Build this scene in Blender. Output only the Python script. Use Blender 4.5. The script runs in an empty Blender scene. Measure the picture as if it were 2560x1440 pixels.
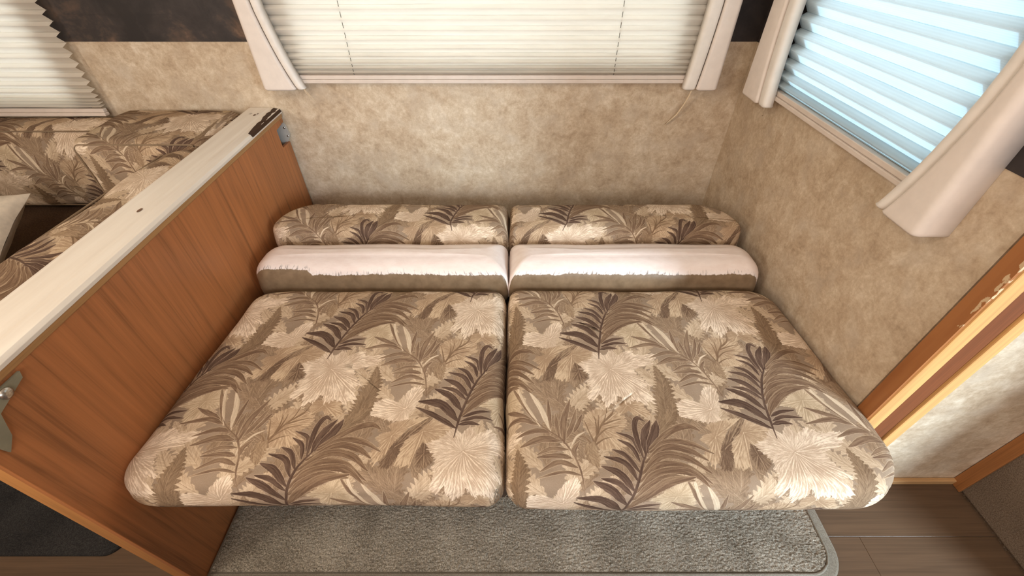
import bpy, bmesh, math, random
import numpy as np
from mathutils import Vector, Matrix, noise as mn

random.seed(7)
RNG = np.random.RandomState(11)
S = bpy.context.scene
COL = S.collection

# ------------------------------------------------------------------ camera, sky, sun, lamps, exposure
cam_d = bpy.data.cameras.new('camera')
cam = bpy.data.objects.new('camera', cam_d)
COL.objects.link(cam)
cam.location = (0.0, 0.0, 1.27)
cam.rotation_euler = (math.radians(90 - 41.5), 0, 0)
cam_d.sensor_width = 36
cam_d.lens = 36 * 1050 / 2560
cam_d.clip_start = 0.02
S.camera = cam

S.view_settings.view_transform = 'Standard'
S.view_settings.look = 'None'
S.view_settings.gamma = 1.0
S.view_settings.use_curve_mapping = False
S.view_settings.exposure = 0.14

world = bpy.data.worlds.new('sky')
S.world = world
world.use_nodes = True
wb = world.node_tree.nodes['Background']
wb.inputs['Color'].default_value = (0.93, 0.965, 1.0, 1)
wb.inputs['Strength'].default_value = 3.5

def lamp(name, kind, loc, energy, color, target=None, size=None, size_y=None):
    d = bpy.data.lights.new(name, kind)
    d.energy = energy
    d.color = color
    if kind == 'AREA':
        d.shape = 'RECTANGLE'
        d.size, d.size_y = size, size_y
    o = bpy.data.objects.new(name, d)
    COL.objects.link(o)
    o.location = loc
    if target is not None:
        o.rotation_euler = (Vector(target) - Vector(loc)).to_track_quat('-Z', 'Y').to_euler()
    return o

sun = lamp('sun', 'SUN', (4, 1.05, 3.6), 3.0, (0.50, 0.83, 1.0), (0.8, 1.0, 1.1))
sun.data.angle = math.radians(4)
lamp('door_daylight', 'AREA', (2.05, -1.2, 1.05), 14, (0.70, 0.87, 1.0), (0.95, 0.56, 0.35), 0.55, 1.2).data.spread = math.radians(58)
lamp('opposite_window_daylight', 'AREA', (0.15, -1.42, 1.5), 27, (1.0, 0.96, 0.94), (0.1, 1.0, 0.6), 1.5, 0.6)
lamp('ceiling_lamp', 'AREA', (-0.90, -0.10, 1.96), 12, (1.0, 0.88, 0.72), (0.1, 0.5, 0.4), 0.6, 0.35)

lamp('left_side_fill', 'AREA', (-2.06, -0.55, 1.45), 25, (1.0, 0.90, 0.76), (0.8, 0.9, 0.8), 0.7, 0.7)  # fill lamp added on the left to brighten the right wall

# ------------------------------------------------------------------ helpers
def lin(c):
    return tuple((v / 255 / 12.92) if v / 255 <= 0.04045 else ((v / 255 + 0.055) / 1.055) ** 2.4 for v in c) + (1.0,)

def tag(o, label=None, cat=None, group=None, kind=None):
    if label: o['label'] = label
    if cat: o['category'] = cat
    if group: o['group'] = group
    if kind: o['kind'] = kind
    return o

def empty(name, loc=(0, 0, 0), **kw):
    o = bpy.data.objects.new(name, None)
    COL.objects.link(o)
    o.location = loc
    o.empty_display_size = 0.05
    return tag(o, **kw)

def link_mesh(name, me, mat=None, parent=None, smooth=False):
    o = bpy.data.objects.new(name, me)
    COL.objects.link(o)
    if mat: me.materials.append(mat)
    if smooth:
        me.polygons.foreach_set('use_smooth', [True] * len(me.polygons))
    if parent:
        o.parent = parent
        o.matrix_parent_inverse = Matrix.Translation(-Vector(parent.location))
    return o

def raw(name, verts, faces, mat=None, parent=None, smooth=False, uvs=None):
    me = bpy.data.meshes.new(name)
    me.from_pydata([tuple(v) for v in verts], [], faces)
    if uvs is not None:
        ul = me.uv_layers.new(name='UVMap')
        idx = np.empty(len(me.loops), dtype=np.int32)
        me.loops.foreach_get('vertex_index', idx)
        ul.data.foreach_set('uv', np.asarray(uvs, dtype=np.float32)[idx].ravel())
    me.update()
    return link_mesh(name, me, mat, parent, smooth)

def bm_obj(name, bm, mat=None, parent=None, smooth=False):
    me = bpy.data.meshes.new(name)
    bmesh.ops.recalc_face_normals(bm, faces=bm.faces)
    bm.to_mesh(me)
    bm.free()
    return link_mesh(name, me, mat, parent, smooth)

def add_box(bm, x0, x1, y0, y1, z0, z1, bev=0.0, seg=2):
    r = bmesh.ops.create_cube(bm, size=1)
    vs = r['verts']
    for v in vs:
        v.co = Vector(((x0 + x1) / 2 + v.co.x * (x1 - x0), (y0 + y1) / 2 + v.co.y * (y1 - y0), (z0 + z1) / 2 + v.co.z * (z1 - z0)))
    if bev > 0:
        es = list({e for v in vs for e in v.link_edges})
        bmesh.ops.bevel(bm, geom=es, offset=bev, segments=seg, affect='EDGES', profile=0.5)

def box(name, x0, x1, y0, y1, z0, z1, mat=None, parent=None, bev=0.0, seg=2):
    bm = bmesh.new()
    add_box(bm, x0, x1, y0, y1, z0, z1, bev, seg)
    return bm_obj(name, bm, mat, parent)

def boxes(name, lst, mat=None, parent=None, bev=0.0):
    bm = bmesh.new()
    for b in lst: add_box(bm, *b, bev=bev)
    return bm_obj(name, bm, mat, parent)

def prism(name, poly, axis, a0, a1, mat=None, parent=None, bev=0.0):
    """poly of 2-D points extruded along axis ('x': (y,z), 'y': (x,z), 'z': (x,y))"""
    def P(q, a):
        return {'x': (a, q[0], q[1]), 'y': (q[0], a, q[1]), 'z': (q[0], q[1], a)}[axis]
    bm = bmesh.new()
    n = len(poly)
    A = [bm.verts.new(P(q, a0)) for q in poly]
    B = [bm.verts.new(P(q, a1)) for q in poly]
    bm.faces.new(A)
    bm.faces.new(B[::-1])
    for i in range(n):
        bm.faces.new((A[i], A[(i + 1) % n], B[(i + 1) % n], B[i]))
    bmesh.ops.recalc_face_normals(bm, faces=bm.faces)
    if bev > 0:
        bmesh.ops.bevel(bm, geom=[e for e in bm.edges if e.calc_face_angle(0) > 0.5], offset=bev, segments=2, affect='EDGES', profile=0.5)
    return bm_obj(name, bm, mat, parent)

def tube(name, pts, r, mat=None, parent=None, sides=6):
    pts = [Vector(p) for p in pts]
    V, F = [], []
    for i, p in enumerate(pts):
        t = (pts[min(i + 1, len(pts) - 1)] - pts[max(i - 1, 0)]).normalized()
        a = t.orthogonal().normalized()
        b = t.cross(a)
        for k in range(sides):
            q = 2 * math.pi * k / sides
            V.append(p + (a * math.cos(q) + b * math.sin(q)) * r)
    for i in range(len(pts) - 1):
        for k in range(sides):
            F.append((i * sides + k, i * sides + (k + 1) % sides, (i + 1) * sides + (k + 1) % sides, (i + 1) * sides + k))
    F.append(tuple(range(sides))[::-1])
    F.append(tuple((len(pts) - 1) * sides + k for k in range(sides)))
    return raw(name, V, F, mat, parent, True)

def spline(pts, n):
    P = np.array(pts, float)
    if len(P) == 2: P = np.array([P[0], (P[0] + P[1]) / 2, P[1]])
    P = np.vstack([2 * P[0] - P[1], P, 2 * P[-1] - P[-2]])
    m = len(P) - 3
    out = []
    for u in np.linspace(0, m - 1e-6, n):
        i = int(u); t = u - i
        a, b, c, d = P[i:i + 4]
        out.append(0.5 * (2 * b + (c - a) * t + (2 * a - 5 * b + 4 * c - d) * t * t + (3 * b - a - 3 * c + d) * t ** 3))
    return np.array(out)

# ------------------------------------------------------------------ node materials
class NT:
    def __init__(self, name):
        self.m = bpy.data.materials.new(name)
        self.m.use_nodes = True
        self.t = self.m.node_tree
        self.b = self.t.nodes['Principled BSDF']
        self.out = self.t.nodes['Material Output']
    def n(self, typ, ins=None, **attrs):
        nd = self.t.nodes.new(typ)
        for k, v in attrs.items(): setattr(nd, k, v)
        for k, v in (ins or {}).items():
            if isinstance(v, bpy.types.NodeSocket): self.t.links.new(v, nd.inputs[k])
            else: nd.inputs[k].default_value = v
        return nd
    def coord(self, which='Object'):
        return self.n('ShaderNodeTexCoord').outputs[which]
    def mapped(self, scale, which='Object', rot=(0, 0, 0), loc=(0, 0, 0)):
        return self.n('ShaderNodeMapping', {'Vector': self.coord(which), 'Scale': scale, 'Rotation': rot, 'Location': loc}).outputs[0]
    def noise(self, vec, scale, detail=4, rough=0.55, dist=0.0):
        return self.n('ShaderNodeTexNoise', {'Vector': vec, 'Scale': scale, 'Detail': detail, 'Roughness': rough, 'Distortion': dist}).outputs['Fac']
    def ramp(self, fac, stops, interp='LINEAR'):
        nd = self.n('ShaderNodeValToRGB', {'Fac': fac})
        cr = nd.color_ramp
        cr.interpolation = interp
        while len(cr.elements) < len(stops): cr.elements.new(0.5)
        for e, (p, c) in zip(cr.elements, stops):
            e.position = p
            e.color = lin(c) if len(c) == 3 else c
        return nd.outputs['Color']
    def mix(self, fac, a, b, mode='MIX'):
        nd = self.n('ShaderNodeMix', data_type='RGBA', blend_type=mode)
        for k, v in ((0, fac), (6, a), (7, b)):
            if isinstance(v, bpy.types.NodeSocket): self.t.links.new(v, nd.inputs[k])
            elif k == 0: nd.inputs[0].default_value = v
            else: nd.inputs[k].default_value = lin(v) if len(v) == 3 else v
        return nd.outputs[2]
    def math(self, op, a, b=0.0, clamp=False):
        nd = self.n('ShaderNodeMath', operation=op, use_clamp=clamp)
        for k, v in ((0, a), (1, b)):
            if isinstance(v, bpy.types.NodeSocket): self.t.links.new(v, nd.inputs[k])
            else: nd.inputs[k].default_value = v
        return nd.outputs[0]
    def step(self, v, lo, hi):
        nd = self.n('ShaderNodeMapRange', {'Value': v, 'From Min': lo, 'From Max': hi})
        nd.clamp = True
        return nd.outputs[0]
    def bump(self, h, strength=0.3, dist=0.002):
        nd = self.n('ShaderNodeBump', {'Height': h, 'Strength': strength, 'Distance': dist})
        self.t.links.new(nd.outputs[0], self.b.inputs['Normal'])
    def col(self, c, rough=0.6, spec=0.3):
        if isinstance(c, bpy.types.NodeSocket): self.t.links.new(c, self.b.inputs['Base Color'])
        else: self.b.inputs['Base Color'].default_value = lin(c)
        self.b.inputs['Roughness'].default_value = rough
        self.b.inputs['Specular IOR Level'].default_value = spec
        return self.m

def m_plain(name, c, rough=0.6, spec=0.3, metal=0.0, var=0.06, scale=30):
    k = NT(name)
    f = k.noise(k.coord(), scale, 3)
    a = tuple(max(0, v * (1 - var)) for v in c); b = tuple(min(255, v * (1 + var)) for v in c)
    k.b.inputs['Metallic'].default_value = metal
    return k.col(k.ramp(f, [(0.3, a), (0.7, b)]), rough, spec)

def m_wallpaper():
    k = NT('mottled_wallpaper')
    v = k.coord()
    big = k.noise(v, 7, 3, 0.6, 0.4)
    mid = k.noise(v, 24, 5, 0.65, 0.5)
    fine = k.noise(v, 95, 4, 0.7)
    f = k.math('ADD', k.math('MULTIPLY', big, 0.22), k.math('ADD', k.math('MULTIPLY', mid, 0.46), k.math('MULTIPLY', fine, 0.32)))
    c = k.ramp(f, [(0.34, (164, 142, 117)), (0.46, (187, 165, 139)), (0.55, (203, 184, 159)), (0.67, (224, 209, 188))])
    g = k.noise(v, 13, 4, 0.6)
    c = k.mix(k.math('MULTIPLY', k.step(g, 0.5, 0.68), 0.45), c, (190, 174, 155))
    k.bump(fine, 0.06, 0.001)
    return k.col(c, 0.55, 0.3)

def m_border():
    k = NT('dark_border_paper')
    v = k.mapped((9, 9, 9))
    f = k.noise(v, 1.0, 5, 0.65, 0.3)
    c = k.ramp(f, [(0.40, (42, 37, 36)), (0.55, (57, 50, 48)), (0.66, (84, 68, 58)), (0.76, (128, 102, 84))])
    return k.col(c, 0.5, 0.35)

def m_wood(name, base, axis='z', contrast=1.0, rough=0.42, scale=1.0, rings=True):
    k = NT(name)
    st = {'x': (0.9, 15, 15), 'y': (15, 0.9, 15), 'z': (15, 15, 0.9)}[axis]
    v = k.mapped(tuple(s * scale for s in st))
    wob = k.noise(v, 0.8, 2, 0.5, 0.6)
    f1 = k.noise(v, 2.2, 5, 0.6, 0.9)
    st2 = tuple((s * 7 if s > 1 else s * 2.2) * scale for s in st)
    f2 = k.noise(k.mapped(st2), 1.0, 3, 0.6)
    fig = k.math('FRACT', k.math('MULTIPLY', wob, 9.0)) if rings else f1
    tri = k.math('ABSOLUTE', k.math('SUBTRACT', fig, 0.5))
    f3 = k.noise(k.mapped(tuple((s * 22 if s > 1 else s * 5) * scale for s in st)), 1.0, 2, 0.5)
    f = k.math('ADD', k.math('MULTIPLY', f1, 0.38), k.math('ADD', k.math('MULTIPLY', f2, 0.30), k.math('ADD', k.math('MULTIPLY', tri, 0.18), k.math('MULTIPLY', f3, 0.20))))
    r, g, b = base
    d = tuple(max(0, x * (1 - 0.30 * contrast)) for x in (r, g, b))
    l = tuple(min(255, x * (1 + 0.13 * contrast)) for x in (r, g, b))
    c = k.ramp(f, [(0.30, d), (0.47, base), (0.66, l)])
    k.bump(f2, 0.10, 0.0008)
    return k.col(c, rough, 0.35)

def m_paintwood():
    k = NT('painted_cap_wood')
    v = k.coord()
    f = k.noise(k.mapped((30, 2.5, 30)), 1.0, 4, 0.6)
    c = k.ramp(f, [(0.3, (222, 211, 197)), (0.7, (236, 228, 216))])
    spots = k.noise(k.mapped((40, 14, 40), loc=(3, 0, 0)), 1.0, 2)
    c = k.mix(k.math('MULTIPLY', k.step(spots, 0.72, 0.78), 0.55), c, (120, 98, 80))
    return k.col(c, 0.4, 0.35)

def m_vinyl_paint(zb):
    """painted pinkish white down to a ragged line, bare brown vinyl below (uses the UV's v as distance round the roll)"""
    k = NT('peeling_painted_vinyl')
    sep = k.n('ShaderNodeSeparateXYZ', {'Vector': k.coord('UV')})
    x, v = sep.outputs[0], sep.outputs[1]
    n1 = k.noise(k.mapped((7, 1, 1), 'UV'), 1.0, 3, 0.6)
    n2 = k.noise(k.mapped((130, 22, 1), 'UV'), 1.0, 4, 0.65)
    edge = k.math('ADD', k.math('MULTIPLY', k.math('SUBTRACT', n1, 0.5), 0.030), k.math('MULTIPLY', k.math('SUBTRACT', n2, 0.5), 0.012))
    left = k.math('MULTIPLY', k.step(x, -0.585, -0.60), 0.017)
    d = k.math('SUBTRACT', k.math('ADD', v, edge), k.math('ADD', zb, left))
    fac = k.step(d, -0.001, 0.0012)
    lump = k.noise(k.mapped((30, 60, 30)), 1.0, 3)
    white = k.ramp(lump, [(0.3, (226, 209, 200)), (0.7, (234, 220, 212))])
    brown = k.ramp(k.noise(k.coord(), 40, 4), [(0.3, (112, 92, 70)), (0.7, (132, 110, 86))])
    near = k.math('MULTIPLY', k.step(d, 0.016, 0.0), fac)
    scr = k.math('MULTIPLY', k.step(k.noise(k.mapped((210, 40, 1), 'UV'), 1.0, 3), 0.56, 0.62), near)
    white = k.mix(k.math('MULTIPLY', near, 0.3), white, (226, 226, 230))
    c = k.mix(fac, brown, white)
    c = k.mix(scr, c, (110, 98, 88))
    k.bump(k.math('ADD', k.math('MULTIPLY', fac, 0.6), k.math('MULTIPLY', lump, 0.8)), 0.35, 0.003)
    return k.col(c, 0.36, 0.4)

def m_shade(name, c, trans=0.55, lines=0.0):
    k = NT(name)
    sep = k.n('ShaderNodeSeparateXYZ', {'Vector': k.coord()})
    f = k.noise(k.mapped((6, 6, 60)), 1.0, 3)
    colr = k.ramp(f, [(0.3, tuple(v * 0.965 for v in c)), (0.7, c)])
    if lines:
        w = k.math('SINE', k.math('MULTIPLY', sep.outputs[2], 2 * math.pi / 0.0036))
        colr = k.mix(k.math('MULTIPLY', k.step(w, -1, 1), lines), colr, tuple(v * 0.8 for v in c))
    d = k.n('ShaderNodeBsdfDiffuse', {'Color': colr})
    t = k.n('ShaderNodeBsdfTranslucent', {'Color': colr})
    mx = k.n('ShaderNodeMixShader', {0: trans, 1: d.outputs[0], 2: t.outputs[0]})
    k.t.links.new(mx.outputs[0], k.out.inputs['Surface'])
    return k.m

def m_glass():
    k = NT('window_glass')
    t = k.n('ShaderNodeBsdfTransparent', {'Color': (0.93, 0.97, 0.98, 1)})
    g = k.n('ShaderNodeBsdfGlossy', {'Color': (1, 1, 1, 1), 'Roughness': 0.02})
    fr = k.n('ShaderNodeFresnel', {'IOR': 1.45})
    mx = k.n('ShaderNodeMixShader', {0: fr.outputs[0], 1: t.outputs[0], 2: g.outputs[0]})
    k.t.links.new(mx.outputs[0], k.out.inputs['Surface'])
    return k.m

def m_carpet(name, dark, mid, light, scale=260, bmp=0.8):
    k = NT(name)
    v = k.coord()
    f = k.noise(v, scale, 4, 0.75)
    g = k.noise(v, 9, 3)
    ff = k.math('ADD', k.math('MULTIPLY', f, 0.8), k.math('MULTIPLY', g, 0.2))
    c = k.ramp(ff, [(0.38, dark), (0.5, mid), (0.62, light)])
    k.bump(f, bmp, 0.004)
    return k.col(c, 0.95, 0.05)

# ------------------------------------------------------------------ printed upholstery: a repeat painted from leaf outlines (millimetres)
BLADES = [('t',3.1,[(-62,93),(-68,128),(-77,162),(-89,185),(-103,204),(-132,226),(-156,252)]),('t',5.1,[(-68,129),(-105,135),(-150,123)]),('t',8.8,[(-76,144),(-110,154),(-147,135)]),('t',8.9,[(-84,162),(-109,167),(-150,162)]),('t',6.8,[(-90,180),(-122,180),(-150,167)]),('t',12.9,[(-105,197),(-139,201),(-182,185)]),('t',9.2,[(-120,214),(-149,220),(-191,206)]),('t',6.9,[(-103,204),(-107,232),(-108,260)]),('t',11.4,[(-95,193),(-92,244),(-74,294)]),('t',8.4,[(-89,204),(-75,236),(-65,269)]),('t',6.9,[(-74,216),(-63,238),(-54,258)]),('t',7.7,[(-121,216),(-121,254),(-120,296)]),('t',8.2,[(-77,162),(-78,180),(-65,197)]),('p',3.9,[(-84,185),(-70,206),(-51,218)]),('p',4.0,[(-119,216),(-131,256),(-145,296)]),('t',7.0,[(-141,230),(-173,282),(-200,333)]),('p',5.9,[(-141,230),(-175,297),(-190,354)]),('p',10.9,[(-123,226),(-138,275),(-159,315)]),('t',9.5,[(-158,246),(-190,261),(-222,275)]),('t',9.4,[(-146,234),(-182,246),(-237,236)]),('p',3.6,[(-84,163),(-86,176),(-83,189)]),('b',50.6,[(92,208),(123,256),(129,292),(138,339),(133,382)]),('b',27.7,[(96,214),(134,254),(149,296)]),('k',6.0,[(-40,185),(-30,206),(-16,232),(15,264)]),('k',4.0,[(-30,206),(-27,232),(-29,254)]),('k',4.0,[(-26,216),(-21,240),(-20,256)]),('k',4.1,[(-16,232),(-5,250),(0,277)]),('k',4.1,[(-4,244),(11,258),(20,283)]),('k',4.1,[(-16,232),(11,242),(33,246)]),('k',4.0,[(-30,206),(-7,224),(19,230)]),('k',3.9,[(-36,193),(-44,220),(-51,244)]),('k',3.9,[(-38,187),(-17,201),(1,206)]),('k',3.9,[(-40,185),(-52,204),(-66,208)]),('f',30.3,[(-38,193),(-43,171),(-36,144)]),('f',18.2,[(-50,193),(-50,167),(-42,147)]),('d',4.4,[(7,0),(11,27),(16,53),(29,102),(46,145),(58,166),(71,188)]),('d',10.0,[(7,22),(-33,47),(-80,70)]),('d',16.8,[(10,40),(-27,78),(-76,85)]),('d',13.1,[(16,66),(-11,101),(-47,119)]),('d',8.4,[(24,93),(-1,116),(-33,124)]),('d',11.3,[(27,103),(2,133),(-30,147)]),('d',8.9,[(34,121),(15,154),(-22,166)]),('d',8.0,[(40,135),(21,167),(-3,180)]),('d',7.1,[(45,156),(35,185),(11,201)]),('d',6.3,[(48,172),(40,202),(11,216)]),('d',9.2,[(53,163),(50,204),(52,232),(62,248),(75,240)]),('d',12.7,[(60,171),(67,210),(86,242)]),('d',14.2,[(65,174),(89,216),(99,242)]),('d',7.1,[(21,49),(48,61),(79,66)]),('d',6.7,[(18,38),(49,49),(85,47)]),('d',7.7,[(14,30),(36,35),(57,31)]),('m',12.8,[(69,180),(121,218),(158,231),(180,221)]),('m',11.2,[(69,174),(111,196),(154,192),(191,172)]),('m',13.3,[(55,154),(105,184),(147,177),(176,158)]),('m',13.8,[(44,133),(90,167),(139,162),(175,133)]),('m',10.8,[(37,118),(82,149),(131,146),(174,113)]),('m',13.4,[(31,100),(66,130),(113,139),(145,130),(168,108)]),('m',15.3,[(26,82),(59,111),(99,125),(140,120)]),('m',17.0,[(18,52),(53,93),(93,117),(142,126)])]
LEAVES = [('w',(28,-30),[(-43,-11),(-14,0),(3,24),(23,10),(38,28),(52,10),(81,24),(94,12),(152,14),(126,-17),(92,-28),(84,-32),(89,-48),(101,-66),(110,-78),(93,-81),(101,-100),(115,-116),(92,-125),(67,-118),(45,-121),(32,-102),(23,-118),(4,-133),(-5,-118),(-9,-98),(-26,-117),(-36,-100),(-24,-73),(-33,-64),(-21,-54),(-26,-41),(-41,-22)]),('w',(-101,66),[(-181,74),(-161,89),(-138,91),(-119,81),(-111,101),(-97,119),(-79,126),(-71,114),(-75,91),(-79,74),(-91,53),(-89,41),(-118,34),(-143,41),(-170,49),(-178,60)]),('y',(47,-128),[(18,-118),(54,-112),(86,-124),(83,-134),(94,-150),(79,-157),(71,-151),(57,-154),(48,-142),(25,-154),(19,-137)]),('y',(-20,-180),[(-49,-150),(-24,-134),(-2,-139),(21,-146),(37,-159),(37,-177),(16,-191),(34,-211),(12,-227),(-27,-227),(-41,-201),(-55,-177)]),('h',(108,89),[(56,78),(87,104),(117,117),(141,114),(155,89),(140,66),(113,60),(108,44),(88,24),(86,41),(79,53),(82,70)]),('h',(-96,57),[(-127,78),(-106,100),(-82,114),(-77,96),(-86,66),(-97,41),(-123,37),(-151,57)]),('y',(-55,14),[(-39,44),(-25,33),(6,18),(-8,4),(-22,-10),(-35,-23),(-52,-10),(-64,-34),(-69,-62),(-100,-60),(-93,-30),(-87,-7),(-61,15)]),('y',(-115,4),[(-46,47),(-83,21),(-108,-10),(-120,-37),(-138,-62),(-146,-49),(-150,-30),(-131,-18),(-149,-4),(-138,7),(-117,14),(-130,24),(-118,34),(-89,41)]),('r',(-106,-23),[(-47,44),(-35,34),(-59,21),(-62,11),(-81,4),(-87,-18),(-95,-43),(-109,-67),(-128,-62),(-118,-30),(-103,-3),(-80,21)]),('r',(-46,-34),[(-49,-4),(-35,-22),(-23,-37),(-29,-55),(-42,-67),(-62,-62),(-61,-34)])]
PPM = 2500.0
RX, RY = 0.644, 0.407           # repeat of the print, half-drop
TW, TH = int(RX * PPM), int(RY * PPM)

def vnoise(w, h, cx, cy, seed):
    r = np.random.RandomState(seed)
    g = r.rand(cy, cx)
    yy = np.arange(h) / h * cy; xx = np.arange(w) / w * cx
    y0 = yy.astype(int); x0 = xx.astype(int)
    fy = (yy - y0)[:, None]; fx = (xx - x0)[None, :]
    fy = fy * fy * (3 - 2 * fy); fx = fx * fx * (3 - 2 * fx)
    a = g[y0 % cy][:, x0 % cx]; b = g[y0 % cy][:, (x0 + 1) % cx]
    c = g[(y0 + 1) % cy][:, x0 % cx]; d = g[(y0 + 1) % cy][:, (x0 + 1) % cx]
    return (a * (1 - fx) + b * fx) * (1 - fy) + (c * (1 - fx) + d * fx) * fy

STREAK = RNG.rand(256, 256)
def streak(u, v):
    """bilinear lookup in a random table: u across the stroke, v along it"""
    u0 = np.floor(u).astype(int); v0 = np.floor(v).astype(int)
    fu = u - u0; fv = v - v0
    g = STREAK
    return ((g[u0 & 255, v0 & 255] * (1 - fu) + g[(u0 + 1) & 255, v0 & 255] * fu) * (1 - fv)
            + (g[u0 & 255, (v0 + 1) & 255] * (1 - fu) + g[(u0 + 1) & 255, (v0 + 1) & 255] * fu) * fv)

PAL = {  # stroke dark, stroke light, rim
    'd': ((84, 64, 54), (120, 97, 82), (186, 164, 138)), 'm': ((112, 87, 68), (152, 126, 99), (190, 168, 138)),
    't': ((122, 97, 78), (160, 135, 108), (204, 183, 152)), 'p': ((205, 187, 158), (232, 217, 190), (176, 150, 122)),
    'b': ((126, 103, 80), (164, 139, 109), (170, 146, 116)), 'k': ((128, 102, 78), (150, 123, 95), (196, 170, 133)),
    'f': ((140, 115, 90), (188, 163, 130), (188, 163, 130)), 'w': ((196, 172, 145), (242, 227, 203), (226, 206, 178)),
    'y': ((170, 142, 112), (212, 188, 154), (206, 180, 146)), 'h': ((182, 160, 128), (221, 203, 171), (214, 196, 164)),
    'g': ((136, 113, 90), (178, 153, 124), (200, 178, 148)), 'j': ((182, 158, 128), (222, 202, 172), (160, 136, 108)),
    'r': ((112, 89, 71), (168, 143, 114), (180, 155, 125))}

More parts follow.
